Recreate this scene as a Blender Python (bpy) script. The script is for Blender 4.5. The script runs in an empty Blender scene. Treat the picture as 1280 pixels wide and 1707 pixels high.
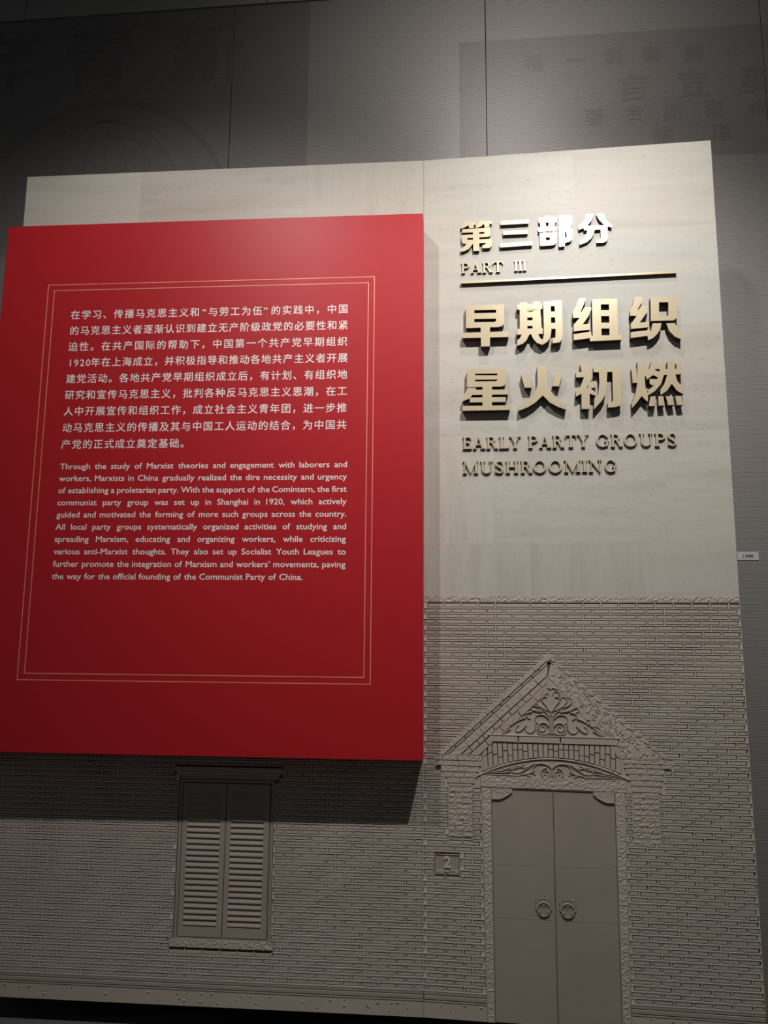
import bpy, bmesh, math, random
from mathutils import Vector, Matrix, noise
from mathutils.geometry import delaunay_2d_cdt
random.seed(7)
SC = bpy.context.scene
COL = SC.collection
sin, cos, pi = math.sin, math.cos, math.pi

# ------------------------------------------------------------------ camera
EYE = 1.352                       # eye height above the floor, metres
PITCH, ROLL, FPX = 0.155, 0.0082, 1281.6
cd = bpy.data.cameras.new('camera'); cam = bpy.data.objects.new('camera', cd); COL.objects.link(cam)
cd.sensor_fit = 'VERTICAL'; cd.sensor_height = 36.0; cd.sensor_width = 27.0
cd.lens = FPX * 36.0 / 1707.0
fw = Vector((0, cos(PITCH), sin(PITCH))); up = Vector((0, -sin(PITCH), cos(PITCH))); rt = Vector((1, 0, 0))
r2 = cos(ROLL) * rt + sin(ROLL) * up; u2 = -sin(ROLL) * rt + cos(ROLL) * up
M = Matrix((r2, u2, -fw)).transposed().to_4x4(); M.translation = Vector((0, 0, EYE))
cam.matrix_world = M
cd.clip_start = 0.05
SC.camera = cam

# ------------------------------------------------------------------ planes of the place
D, XS = 2.8, 0.1462               # the fold of the partition
AL, AR, AW, ARED = -0.082, -0.1298, -0.095, -0.075
def nrm(a): return Vector((sin(a), -cos(a), 0))
def face_point(a, s, z, o, base=(XS, D)):
    return Vector((base[0] + s * cos(a) + o * sin(a), base[1] + s * sin(a) - o * cos(a), EYE + z))

# ------------------------------------------------------------------ world, lamps, exposure
w = bpy.data.worlds.new('world'); SC.world = w; w.use_nodes = True
w.node_tree.nodes['Background'].inputs[0].default_value = (0.9, 0.95, 1.0, 1)
w.node_tree.nodes['Background'].inputs[1].default_value = 0.06
SC.view_settings.view_transform = 'Standard'; SC.view_settings.look = 'None'
SC.view_settings.gamma = 1.0; SC.view_settings.use_curve_mapping = False
SC.view_settings.exposure = 0.0
def spot(name, loc, target, power, cone, blend, radius, color):
    l = bpy.data.lights.new(name, 'SPOT'); l.energy = power; l.spot_size = math.radians(cone)
    l.spot_blend = blend; l.shadow_soft_size = radius; l.color = color
    o = bpy.data.objects.new(name, l); COL.objects.link(o); o.location = loc
    o.rotation_euler = (Vector(target) - Vector(loc)).to_track_quat('-Z', 'Y').to_euler()
    return o
spot('spot_right', face_point(AR, .76, 2.45, 1.65), face_point(AR, .60, .42, 0), 195, 92, 1.0, .012, (1, .975, .945))
spot('spot_left', face_point(AL, -.72, 2.45, 1.65), face_point(AL, -1.00, .52, 0), 98, 100, 1.0, .016, (1, .975, .95))
spot('added_wall_fill', face_point(AW, .42, 2.85, .95), face_point(AW, .42, 1.85, -.35), 40, 145, 1.0, .05, (1, .975, .95))  # added fill, unseen, to brighten the wall above the partition

# ------------------------------------------------------------------ materials
def mat(name, base, rough=.7, metal=0, spec=.5):
    m = bpy.data.materials.new(name); m.use_nodes = True
    b = m.node_tree.nodes['Principled BSDF']
    b.inputs['Base Color'].default_value = (*base, 1); b.inputs['Roughness'].default_value = rough
    b.inputs['Metallic'].default_value = metal; b.inputs['Specular IOR Level'].default_value = spec
    return m, m.node_tree, b
def N(nt, t, **kw):
    n = nt.nodes.new(t)
    for k, v in kw.items():
        if hasattr(n, k): setattr(n, k, v)
        else: n.inputs[k].default_value = v
    return n
def noisy(nt, scale, detail=4, sc3=(1, 1, 1), rnd=True):
    tc = N(nt, 'ShaderNodeTexCoord'); mp = N(nt, 'ShaderNodeMapping')
    mp.inputs['Scale'].default_value = sc3
    nt.links.new(tc.outputs['Object'], mp.inputs['Vector'])
    if rnd:
        oi = N(nt, 'ShaderNodeObjectInfo'); ml = N(nt, 'ShaderNodeMath', operation='MULTIPLY'); ml.inputs[1].default_value = 37
        nt.links.new(oi.outputs['Random'], ml.inputs[0]); nt.links.new(ml.outputs[0], mp.inputs['Location'])
    nz = N(nt, 'ShaderNodeTexNoise'); nz.inputs['Scale'].default_value = scale; nz.inputs['Detail'].default_value = detail
    nt.links.new(mp.outputs[0], nz.inputs['Vector']); return nz
def ramp(nt, src, stops):
    r = N(nt, 'ShaderNodeValToRGB'); e = r.color_ramp.elements
    e[0].position, e[0].color = stops[0][0], (*stops[0][1], 1); e[1].position, e[1].color = stops[-1][0], (*stops[-1][1], 1)
    for p, c in stops[1:-1]:
        x = e.new(p); x.color = (*c, 1)
    nt.links.new(src, r.inputs[0]); return r
def bump(nt, b, src, strength, dist):
    bp = N(nt, 'ShaderNodeBump'); bp.inputs['Strength'].default_value = strength; bp.inputs['Distance'].default_value = dist
    nt.links.new(src, bp.inputs['Height']); nt.links.new(bp.outputs[0], b.inputs['Normal'])

def travertine(name, vert=False):
    m, nt, b = mat(name, (.6, .57, .5), .46, 0, .32)
    s1, s2, s3 = ((5.5, 1, .7), (2.2, 1, .5), (14, 1, 1)) if vert else ((.6, 1, 5.5), (.5, 1, 2.2), (1, 1, 14))
    n1 = noisy(nt, 2.6, 9, s1); n2 = noisy(nt, 95, 3, s2); n3 = noisy(nt, 4, 6, s3)
    r1 = ramp(nt, n1.outputs['Fac'], [(.25, (.50, .46, .40)), (.5, (.565, .535, .485)), (.78, (.59, .555, .495))])
    r2_ = ramp(nt, n2.outputs['Fac'], [(.30, (.80, .77, .72)), (.39, (1, 1, 1)), (1, (1, 1, 1))])
    r4 = ramp(nt, n3.outputs['Fac'], [(.3, (.95, .94, .92)), (.7, (1, 1, 1))])
    oi = N(nt, 'ShaderNodeObjectInfo'); r3 = ramp(nt, oi.outputs['Random'], [(0, (.95, .925, .90)), (.5, (.97, .97, .97)), (1, (1, .99, .96))])
    prev = r1.outputs[0]
    for r, f in ((r2_, .75), (r4, 1), (r3, 1)):
        mx = N(nt, 'ShaderNodeMix', data_type='RGBA', blend_type='MULTIPLY'); mx.inputs[0].default_value = f
        nt.links.new(prev, mx.inputs[6]); nt.links.new(r.outputs[0], mx.inputs[7]); prev = mx.outputs[2]
    nt.links.new(prev, b.inputs['Base Color'])
    bump(nt, b, n2.outputs['Fac'], .10, .0006); return m
def reliefstone(name, a, c, grain=420, rel=.0006):
    m, nt, b = mat(name, a, .8, 0, .25)
    n1 = noisy(nt, 5, 5, rnd=False); n2 = noisy(nt, grain, 2, rnd=False)
    r1 = ramp(nt, n1.outputs['Fac'], [(.3, a), (.7, c)]); nt.links.new(r1.outputs[0], b.inputs['Base Color'])
    bump(nt, b, n2.outputs['Fac'], .35, rel); return m
def perforated(name, base, hole=.42):
    m, nt, b = mat(name, base, .5, .35, .4)
    tc = N(nt, 'ShaderNodeTexCoord'); sp = N(nt, 'ShaderNodeSeparateXYZ'); nt.links.new(tc.outputs['Object'], sp.inputs[0])
    P, Q = .0064, .0111
    def lattice(off):
        out = []
        for ax, per in (('X', P), ('Z', Q)):
            d = N(nt, 'ShaderNodeMath', operation='DIVIDE'); d.inputs[1].default_value = per; nt.links.new(sp.outputs[ax], d.inputs[0])
            ad = N(nt, 'ShaderNodeMath', operation='ADD'); ad.inputs[1].default_value = off; nt.links.new(d.outputs[0], ad.inputs[0])
            f = N(nt, 'ShaderNodeMath', operation='FRACT'); nt.links.new(ad.outputs[0], f.inputs[0])
            s = N(nt, 'ShaderNodeMath', operation='SUBTRACT'); s.inputs[1].default_value = .5; nt.links.new(f.outputs[0], s.inputs[0])
            k = N(nt, 'ShaderNodeMath', operation='MULTIPLY'); k.inputs[1].default_value = per; nt.links.new(s.outputs[0], k.inputs[0])
            q = N(nt, 'ShaderNodeMath', operation='MULTIPLY'); nt.links.new(k.outputs[0], q.inputs[0]); nt.links.new(k.outputs[0], q.inputs[1]); out.append(q)
        a = N(nt, 'ShaderNodeMath', operation='ADD'); nt.links.new(out[0].outputs[0], a.inputs[0]); nt.links.new(out[1].outputs[0], a.inputs[1])
        return a
    mn = N(nt, 'ShaderNodeMath', operation='MINIMUM')
    nt.links.new(lattice(0).outputs[0], mn.inputs[0]); nt.links.new(lattice(.5).outputs[0], mn.inputs[1])
    lt = N(nt, 'ShaderNodeMath', operation='LESS_THAN'); lt.inputs[1].default_value = .0017 ** 2; nt.links.new(mn.outputs[0], lt.inputs[0])
    mx = N(nt, 'ShaderNodeMix', data_type='RGBA'); nt.links.new(lt.outputs[0], mx.inputs[0])
    mx.inputs[6].default_value = (*base, 1); mx.inputs[7].default_value = (*[c * hole * .35 for c in base], 1)
    nt.links.new(mx.outputs[2], b.inputs['Base Color']); return m
MT = travertine('travertine_level_veins'); MTV = travertine('travertine_upright_veins', True)
MR = reliefstone('carved_sandstone', (.47, .395, .325), (.51, .435, .365))
MRC = reliefstone('rough_sandstone', (.48, .41, .345), (.52, .45, .38), 260, .0012)
MG = reliefstone('dark_joint_stone', (.085, .06, .043), (.11, .08, .06))  # dark brown backing slab that shows in the grooves
MLT = reliefstone('pale_mortar', (.58, .51, .445), (.62, .55, .48))  # coloured lighter than the bricks, a painted highlight on the ridges
MD = reliefstone('smooth_sandstone', (.355, .30, .245), (.39, .33, .275), 500, .0002)
MRED, nt_, b_ = mat('red_lacquer', (.46, .013, .019), .46, 0, .32)
n_ = noisy(nt_, 900, 2, rnd=False); bump(nt_, b_, n_.outputs['Fac'], .05, .0003)
MWHITE = mat('white_vinyl', (.90, .83, .80), .6)[0]
MLINE = mat('gold_vinyl', (.85, .30, .19), .5, .1)[0]
MGOLD, nt_, b_ = mat('champagne_gold', (.78, .65, .44), .25, .38, .5)
n_ = noisy(nt_, 60, 3, (1, 1, 6), rnd=False); r_ = ramp(nt_, n_.outputs['Fac'], [(.3, (.75, .62, .41)), (.7, (.81, .68, .47))])
nt_.links.new(r_.outputs[0], b_.inputs['Base Color'])
MEDGE = mat('shaded_gold_edge', (.07, .048, .032), .5, .3)[0]  # letter sides coloured dark to stand in for the shade beneath them
MWALL = perforated('perforated_grey_panel', (.43, .40, .375))
MFILM = perforated('perforated_dark_print', (.345, .315, .297))
MINK = perforated('perforated_ink_print', (.305, .277, .262))
MUP = mat('grey_upper_panel', (.33, .325, .30), .6)[0]
MBLACK = mat('matt_black', (.006, .006, .006), .8)[0]
MFLOOR, nt_, b_ = mat('grey_carpet', (.10, .105, .10), .95)
n_ = noisy(nt_, 300, 3, rnd=False); r_ = ramp(nt_, n_.outputs['Fac'], [(.3, (.05, .055, .05)), (.7, (.16, .165, .155))])
nt_.links.new(r_.outputs[0], b_.inputs['Base Color']); bump(nt_, b_, n_.outputs['Fac'], .6, .004)
MCEIL = mat('dark_ceiling', (.03, .03, .03), .9)[0]
MTAG = mat('white_plastic', (.62, .62, .60), .4)[0]
MINKB = mat('navy_ink', (.02, .03, .10), .5)[0]

# ------------------------------------------------------------------ mesh helpers (local frame: x along the face, z up, -y out of the face)
class MB:
    def __init__(s): s.v, s.f = [], []
    def add(s, vs, fs):
        n = len(s.v); s.v += [tuple(v) for v in vs]; s.f += [tuple(i + n for i in f) for f in fs]
    def box(s, x0, x1, z0, z1, o0, o1):
        s.quad([(x0, z0), (x1, z0), (x1, z1), (x0, z1)], o0, o1)
    def quad(s, p, o0, o1, inset=0):          # polygon in (s,z), counter-clockwise seen from the front, raised o0 -> o1
        n = len(p); cx = sum(q[0] for q in p) / n; cz = sum(q[1] for q in p) / n
        def ins(q):
            if not inset: return q
            dx, dz = q[0] - cx, q[1] - cz
            return (q[0] - math.copysign(min(inset, abs(dx) * .5), dx), q[1] - math.copysign(min(inset, abs(dz) * .5), dz))
        vs = [(q[0], -o0, q[1]) for q in p] + [(ins(q)[0], -o1, ins(q)[1]) for q in p]
        fs = [tuple(range(n, 2 * n)), tuple(range(n - 1, -1, -1))] + [(i, (i + 1) % n, n + (i + 1) % n, n + i) for i in range(n)]
        s.add(vs, fs)
    def rough(s, A, B, C_, D_, o0, o1, amp, step=.0045, skew=0.0, edge=None):   # heightfield on a quad A(bl) B(br) C(tr) D(tl)
        A, B, C_, D_ = map(Vector, (A, B, C_, D_))
        nu = max(2, int((B - A).length / step)); nv = max(2, int((D_ - A).length / step)); seed = random.random() * 50
        vs, fs = [], []
        for j in range(nv + 1):
            for i in range(nu + 1):
                u, v = i / nu, j / nv; p = A.lerp(B, u).lerp(D_.lerp(C_, u), v)
                if i in (0, nu) or j in (0, nv): h = o1 if edge is None else edge
                else: h = o1 + amp * (random.uniform(-1, 1) * .6 + noise.noise(Vector((p.x * 170 + skew * p.y * 170, p.y * 170, seed))) * 1.4)
                vs.append((p.x, -max(h, o0), p.y))
        W = nu + 1
        for j in range(nv):
            for i in range(nu): fs.append((j * W + i, j * W + i + 1, (j + 1) * W + i + 1, (j + 1) * W + i))
        ring = [i for i in range(W)] + [j * W + nu for j in range(1, nv + 1)] + [nv * W + i for i in range(nu - 1, -1, -1)] + [j * W for j in range(nv - 1, 0, -1)]
        k = len(vs); vs += [(vs[i][0], -o0, vs[i][2]) for i in ring]; L = len(ring)
        for q in range(L): fs.append((k + q, k + (q + 1) % L, ring[(q + 1) % L], ring[q]))
        fs.append(tuple(k + q for q in range(L - 1, -1, -1)))
        s.add(vs, fs)
    def strand(s, pts, r0, r1, o, h=None, seg=5):     # a half-round carved strand along a smooth line
        P = spline(pts, 8); n = len(P); vs, fs = [], []
        for i, p in enumerate(P):
            t = P[min(i + 1, n - 1)] - P[max(i - 1, 0)]; t.normalize(); nn = Vector((-t.y, t.x)); r = r0 + (r1 - r0) * i / (n - 1)
            for k in range(seg):
                a = pi * k / (seg - 1); q = p + nn * (r * cos(a)); vs.append((q.x, -(o + (h or r) * sin(a) * (r / max(r0, r1))), q.y))
        for i in range(n - 1):
            for k in range(seg - 1):
                a = i * seg + k; fs.append((a, a + seg, a + seg + 1, a + 1))
        for b0 in (0, (n - 1) * seg): fs.append(tuple(b0 + k for k in (range(seg) if b0 == 0 else range(seg - 1, -1, -1))))
        s.add(vs, fs)
    def build(s, name, m, parent=None, loc=(0, 0, 0), rz=0, smooth=False):
        me = bpy.data.meshes.new(name); me.from_pydata(s.v, [], s.f); me.update()
        bm = bmesh.new(); bm.from_mesh(me); bmesh.ops.recalc_face_normals(bm, faces=bm.faces); bm.to_mesh(me); bm.free()
        me.materials.append(m)
        if smooth: me.shade_smooth()
        return put(name, me, parent, loc, rz)
def put(name, me, parent=None, loc=(0, 0, 0), rz=0):
    o = bpy.data.objects.new(name, me); COL.objects.link(o); o.parent = parent; o.location = loc; o.rotation_euler = (0, 0, rz); return o
def spline(pts, k):
    P = [Vector(p) for p in pts]; Q = [P[0]] + P + [P[-1]]; out = []
    for i in range(1, len(Q) - 2):
        a, b, c, d = Q[i - 1:i + 3]
        for j in range(k):
            t = j / k
            out.append(.5 * ((2 * b) + (c - a) * t + (2 * a - 5 * b + 4 * c - d) * t * t + (3 * b - a - 3 * c + d) * t ** 3))
    out.append(P[-1]); return out
def tag(o, label, cat, group=None):
    o['label'] = label; o['category'] = cat
    if group: o['group'] = group
    return o
def empty(name, loc, rz=0):
    o = bpy.data.objects.new(name, None); COL.objects.link(o); o.location = loc; o.rotation_euler = (0, 0, rz); o.empty_display_size = .1; return o
def structure(o): o['kind'] = 'structure'; return o
def union_prism(polys, depth, o0=0.0, bev=0.0006):       # merges overlapping outlines into one plate
    verts, faces = [], []
    for p in polys:
        a = sum(p[i][0] * p[(i + 1) % len(p)][1] - p[(i + 1) % len(p)][0] * p[i][1] for i in range(len(p)))
        if a < 0: p = p[::-1]
        faces.append(list(range(len(verts), len(verts) + len(p)))); verts += [Vector(q) for q in p]
    vo, eo, fo, _, _, of = delaunay_2d_cdt(verts, [], faces, 0, 1e-6)
    keep = [f for f, src in zip(fo, of) if src]
    bm = bmesh.new(); bv = [bm.verts.new((v.x, -o0 - depth, v.y)) for v in vo]
    for f in keep: bm.faces.new([bv[i] for i in f])
    bmesh.ops.delete(bm, geom=[v for v in bm.verts if not v.link_faces], context='VERTS')
    bmesh.ops.dissolve_limit(bm, angle_limit=.02, verts=bm.verts, edges=bm.edges)
    r = bmesh.ops.extrude_face_region(bm, geom=bm.faces[:]); 
    for g in r['geom']:
        if isinstance(g, bmesh.types.BMVert): g.co.y = -o0
    bmesh.ops.recalc_face_normals(bm, faces=bm.faces)
    return bm
def text_mesh(body, size, offset=0.0, extrude=0.0, spw=1.0, spc=1.0, res=3):
    c = bpy.data.curves.new('t', 'FONT'); c.body = body; c.size = size; c.offset = offset; c.extrude = extrude
    c.space_word = spw; c.space_character = spc; c.resolution_u = res
    o = bpy.data.objects.new('t', c); COL.objects.link(o)
    dg = bpy.context.evaluated_depsgraph_get(); dg.update()
    me = bpy.data.meshes.new_from_object(o.evaluated_get(dg)); bpy.data.objects.remove(o); bpy.data.curves.remove(c)
    return me
def bolder(me, d):                             # heavier weight: overlaid copies shifted by d
    V = [v.co.copy() for v in me.vertices]; F = [tuple(p.vertices) for p in me.polygons]; vs, fs = [], []
    for k, (dx, dy) in enumerate(((-d, -d), (d, -d), (-d, d), (d, d), (0, 0))):
        n = len(vs); vs += [(v.x + dx, v.y + dy, v.z + k * .00002) for v in V]; fs += [tuple(i + n for i in f) for f in F]
    m = bpy.data.meshes.new('print'); m.from_pydata(vs, [], fs); bpy.data.meshes.remove(me); return m
def bounds(me):
    xs = [v.co.x for v in me.vertices]; ys = [v.co.y for v in me.vertices]; return min(xs), max(xs), min(ys), max(ys)
def stand(me, x, z, o, sx=1.0, sz=1.0):        # lay lettering on a face
    for v in me.vertices:
        a, b, c = v.co; v.co = (x + a * sx, -o - c, z + b * sz)
    me.update(); return me

# ------------------------------------------------------------------ setting: floor, back wall, ceiling
mb = MB(); mb.add([(-4, -2, 0), (5, -2, 0), (5, 5, 0), (-4, 5, 0), (-4, -2, -.1), (5, -2, -.1), (5, 5, -.1), (-4, 5, -.1)],
                  [(0, 1, 2, 3), (7, 6, 5, 4), (0, 4, 5, 1), (1, 5, 6, 2), (2, 6, 7, 3), (3, 7, 4, 0)])
structure(mb.build('floor', MFLOOR))
mb = MB(); mb.add([(-4, -2, 5.0), (5, -2, 5.0), (5, 5, 5.0), (-4, 5, 5.0), (-4, -2, 5.1), (5, -2, 5.1), (5, 5, 5.1), (-4, 5, 5.1)],
                  [(3, 2, 1, 0), (4, 5, 6, 7), (0, 1, 5, 4), (1, 2, 6, 5), (2, 3, 7, 6), (3, 0, 4, 7)])
structure(mb.build('ceiling', MCEIL))
wb = face_point(AW, 0, 0, -.35); wb.z = 0
mb = MB(); mb.box(-3.9, 4.0, 0, 5.0, -.12, -.012)
wall = structure(mb.build('wall_back', MBLACK, None, wb, AW))
xe = [-3.29, -2.09, -.91, .266, 1.468, 2.668, 3.868]
for a, b in zip(xe[:-1], xe[1:]):
    mb = MB(); mb.quad([(a + .0018, 0), (b - .0018, 0), (b - .0018, EYE + 2.925), (a + .0018, EYE + 2.925)], -.012, 0, .0004)
    mb.build('wall_panel', MWALL, wall)
xu = [-3.155, -1.955, -.755, .445, 1.645, 2.845]
for a, b in zip(xu[:-1], xu[1:]):
    mb = MB(); mb.quad([(a + .002, EYE + 2.932), (b - .002, EYE + 2.932), (b - .002, 5.0), (a + .002, 5.0)], -.012, 0.003, .0004)
    mb.build('wall_panel', MUP, wall)
mb = MB(); mb.box(-2.088, -.9118, EYE + 1.7, EYE + 2.924, 0, .0006); mb.box(-3.28, -2.092, EYE + 1.7, EYE + 2.924, 0, .0006)
mb.box(-.908, -.547, EYE + 1.7, EYE + 2.924, 0, .0006)
mb.build('printed_field', MFILM, wall)
mb = MB(); mb.box(.1458, .2642, EYE + 2.0424, EYE + 2.66, 0, .0006); mb.box(.2678, 1.4662, EYE + 2.0424, EYE + 2.66, 0, .0006); mb.box(1.4698, 2.2, EYE + 2.0424, EYE + 2.66, 0, .0006)
mb.build('printed_field', MFILM, wall)
# printed globe
mb = MB(); gx, gz = -1.50, EYE + 1.86
def arcband(mb, cx, cz, rx0, rz0, rx1, rz1, a0, a1, o, n=60):
    vs, fs = [], []
    for i in range(n + 1):
        t = a0 + (a1 - a0) * i / n
        vs += [(cx + rx0 * cos(t), -o, cz + rz0 * sin(t)), (cx + rx1 * cos(t), -o, cz + rz1 * sin(t))]
    for i in range(n): fs.append((2 * i, 2 * i + 1, 2 * i + 3, 2 * i + 2))
    mb.add(vs, fs)
arcband(mb, gx, gz, .585, .585, .61, .61, .1, pi - .1, .0012)
for k in (.12, .25, .38, .50):
    arcband(mb, gx, gz, k, .50, k + .005, .505, .5, pi - .5, .0012)
arcband(mb, gx, gz - .05, .47, .47, .474, .474, .9, pi - .9, .0012)
mb.box(gx - .0025, gx + .0025, gz, gz + .5, .001, .0012)
mb.build('printed_globe', MINK, wall)
def wall_char(ch, s, z, h, off=.0, m=MINK):
    me = bolder(text_mesh(ch, h * 1.08), off * h); x0, x1, y0, y1 = bounds(me)
    stand(me, s - (x0 + x1) / 2, EYE + z - (y0 + y1) / 2, .0013); me.materials.clear(); me.materials.append(m)
    put('printed_character', me, wall)
for ch, s, z, h in (('青', -1.566, 2.70, .33), ('新', -1.03, 2.695, .33), ('年', -2.02, 2.71, .33)): wall_char(ch, s, z, h, .018)
for ch, s, z, h in (('言', .908, 2.387, .135), ('宣', 1.165, 2.39, .135), ('產', 1.42, 2.392, .135)): wall_char(ch, s, z, h, .01)
for ch, s, z in (('小', 1.351, 2.533), ('叢', 1.172, 2.537), ('書', .9925, 2.543), ('第', .8286, 2.54), ('一', .666, 2.536), ('種', .4805, 2.534),
                 ('格', 1.43, 2.253), ('爾', 1.246, 2.258), ('斯', 1.074, 2.254), ('合', .908, 2.264), ('著', .735, 2.251), ('道', 1.273, 2.153), ('譯', 1.026, 2.148)):
    wall_char(ch, s, z, .085, .008)
# small white tag on the wall
t = tag(empty('number_tag', face_point(AW, 1.266, .3087, -.35) , AW), 'small white rectangular tag with dark printed number on grey wall right of the partition', 'tag')
mb = MB(); mb.quad([(-.041, -.0165), (.041, -.0165), (.041, .0165), (-.041, .0165)], 0, .003, .0006); mb.build('tag_plate', MTAG, t)
me = bolder(text_mesh('(·3000', .0155), .0004); x0, x1, y0, y1 = bounds(me); stand(me, -(x0 + x1) / 2, -.0055, .0034); me.materials.clear(); me.materials.append(MINKB)
put('printed_number', me, t)

# ------------------------------------------------------------------ the folded partition
WL, WR, ZT, ZB, ZBR, ZTR = 1.6373, 1.0875, 1.8485, -1.2692, .1085, -1.1873
part = tag(empty('exhibition_partition', (XS, D, 0)), 'large folded stone partition, travertine above and carved brick facade with door and shutters below', 'partition'); part['kind'] = 'thing'
LO = (0, 0, EYE)
def onL(mb, name, m, parent=part, **k): return mb.build(name, m, parent, LO if parent is part else (0, 0, 0), AL if parent is part else 0, **k)
def onR(mb, name, m, parent=part, **k): return mb.build(name, m, parent, LO if parent is part else (0, 0, 0), AR if parent is part else 0, **k)
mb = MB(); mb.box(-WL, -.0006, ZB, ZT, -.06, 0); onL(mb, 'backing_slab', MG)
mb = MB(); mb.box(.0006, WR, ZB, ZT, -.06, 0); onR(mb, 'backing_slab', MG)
mb = MB(); mb.box(-WL + .12, -.002, -EYE, ZB, -.22, -.17); onL(mb, 'black_plinth', MBLACK)
mb = MB(); mb.box(.002, WR - .1, -EYE, ZB, -.22, -.17); onR(mb, 'black_plinth', MBLACK)
for a, x0, x1 in ((AL, -WL + .1, -.1), (AR, .1, WR - .1)):
    mb = MB(); mb.box(x0, x1, ZB - .002, ZT - .15, -.17, -.0605); mb.build('rear_frame', MBLACK, part, LO, a)
# travertine tiles
H = .0035
def tile(a, x0, x1, z0, z1, v=False):
    mb = MB(); g = .00004; cx, cz = (x0 + x1) / 2, (z0 + z1) / 2
    mb.quad([(x0 + g - cx, z0 + g - cz), (x1 - g - cx, z0 + g - cz), (x1 - g - cx, z1 - g - cz), (x0 + g - cx, z1 - g - cz)], 0, H, 0)
    mb.build('stone_tile', MTV if v else MT, part, (cx * cos(a), cx * sin(a), EYE + cz), a)
RZS = (.1296, .3206, .722, 1.125, 1.51, ZT)
for i in range(5):                                                   # left face: one vertical joint pattern per course
    xs_ = (-WL, -1.1503, -.4604, -.0006) if i % 2 == 0 else (-WL, -.80, -.0006)
    for j in range(len(xs_) - 1): tile(AL, xs_[j], xs_[j + 1], RZS[i], RZS[i + 1], (i, j) in ((4, 2), (1, 0)))
for i, xs_ in enumerate(((.0006, .385, .80, WR), (.0006, .26, .862, WR), (.0006, .58, WR), (.0006, .42, WR), (.0006, .5791, WR))):
    for j in range(len(xs_) - 1): tile(AR, xs_[j], xs_[j + 1], RZS[i], RZS[i + 1], (i, j) in ((0, 0), (0, 1), (1, 0)))
# rough cornice band above the bricks
for a, x0, x1 in ((AL, -WL, -.0006), (AR, .0006, WR)):
    mb = MB(); mb.rough((x0, .1115), (x1, .1115), (x1, .1295), (x0, .1295), 0, .0045, .0022, .0045, .8); mb.build('rough_band', MRC, part, LO, a)
    mb = MB(); mb.box(x0, x1, .1080, .1108, 0, .0035); mb.build('band_fillet', MR, part, LO, a)

# ---- bricks
PIT, LEN = .0193, .0611
BW, BH, RID, RW = LEN - .0080, PIT - .0080, .0044, .0036     # brick, ridge height, ridge width
def cross(poly, z):
    xs = []
    for i in range(len(poly)):
        (x0, z0), (x1, z1) = poly[i], poly[(i + 1) % len(poly)]
        if (z0 > z) != (z1 > z): xs.append(x0 + (x1 - x0) * (z - z0) / (z1 - z0))
    xs.sort(); return list(zip(xs[::2], xs[1::2]))
def rect(x0, x1, z0, z1): return [(x0, z0), (x1, z0), (x1, z1), (x0, z1)]
EXR = [[(.4366, -.086), (.060, -.4229), (.815, -.4246)], rect(.041, .21, -.458, -.42), [(.062, -.458), (.21, -.458), (.21, -.527), (.087, -.527)],
       rect(.087, .1698, -.689, -.526), rect(.19, .69, -.49, -.38), [(.1990, -.486), (.6815, -.486), (.6735, -1.3), (.2110, -1.3)], rect(.038, .1245, -.8185, -.7495),
       rect(.67, .838, -.449, -.42), [(.67, -.449), (.815, -.449), (.80, -.53), (.67, -.53)], rect(.7025, .7910, -.684, -.53)]
EXL = [rect(-.872, -.5255, -1.063, -.5235), rect(-.8915, -.497, -.5035, -.48), rect(-.872, -.512, -.528, -.50), rect(-.8825, -.5155, -1.084, -1.05)]
def allowed(x0, x1, ex, z):
    iv = [(x0, x1)]
    for p in ex:
        for dz in (-.007, 0, .007):
            for a, b in cross(p, z + dz):
                nv = []
                for u, v in iv:
                    if b <= u or a >= v: nv.append((u, v)); continue
                    if a > u: nv.append((u, a))
                    if b < v: nv.append((b, v))
                iv = nv
    return iv
BT = .0029
bricks = []; ridge = {}
NROW = 67
for face, a, x0, x1, ex, ztop in (('L', AL, -WL, -.0006, EXL, -.24), ('R', AR, .0006, WR, EXR, .2)):
    rg = MB(); ridge[face] = rg
    for r in range(NROW):
        zc = ZBR - .0012 - PIT * (r + .5)
        if zc > ztop: continue
        ph = (.5 * (r % 2) + random.choice((0, 0, 0, .04))) * LEN + (.012 if face == 'R' else .03)
        for u, v in allowed(x0, x1, ex, zc):
            if v - u < .005: rg.box(u, v, zc - PIT / 2, zc + PIT / 2, 0, BT); continue
            rg.box(u, v, zc - PIT / 2 - RW / 2, zc - PIT / 2 + RW / 2, 0, RID)
            rg.box(u, u + .0018, zc - PIT / 2, zc + PIT / 2, 0, RID * .9); rg.box(v - .0018, v, zc - PIT / 2, zc + PIT / 2, 0, RID * .9)
            k = math.floor((u - ph) / LEN)
            while k * LEN + ph < v:
                a0, a1 = k * LEN + ph, (k + 1) * LEN + ph
                wide = random.random() < .035                      # two bricks read as one long brick
                if wide: a1 += LEN
                k += 2 if wide else 1
                b0, b1 = max(a0, u), min(a1, v)
                if b1 < v - .004: rg.box(b1 - RW / 2, b1 + RW / 2, zc - PIT / 2, zc + PIT / 2, 0, RID)
                c0, c1 = b0, b1; b0 += .0037; b1 -= .0037
                if b1 - b0 <= .005: rg.box(c0, c1, zc - PIT / 2, zc + PIT / 2, 0, BT)
                if b1 - b0 > .005: bricks.append((face, a, (b0 + b1) / 2, zc, b1 - b0))
def depth(b):
    p = face_point(b[1], b[2], b[3], 0); return (p - Vector((0, 0, EYE))).dot(fw)
BT = .0029
proto = MB(); proto.quad([(-.5, -.5), (.5, -.5), (.5, .5), (-.5, .5)], 0, 1, .035)
pm = bpy.data.meshes.new('brick'); pm.from_pydata(proto.v, [], proto.f); pm.materials.append(MR)
order = sorted(bricks, key=lambda b: b[4] * -1 / depth(b) ** 2)
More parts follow.
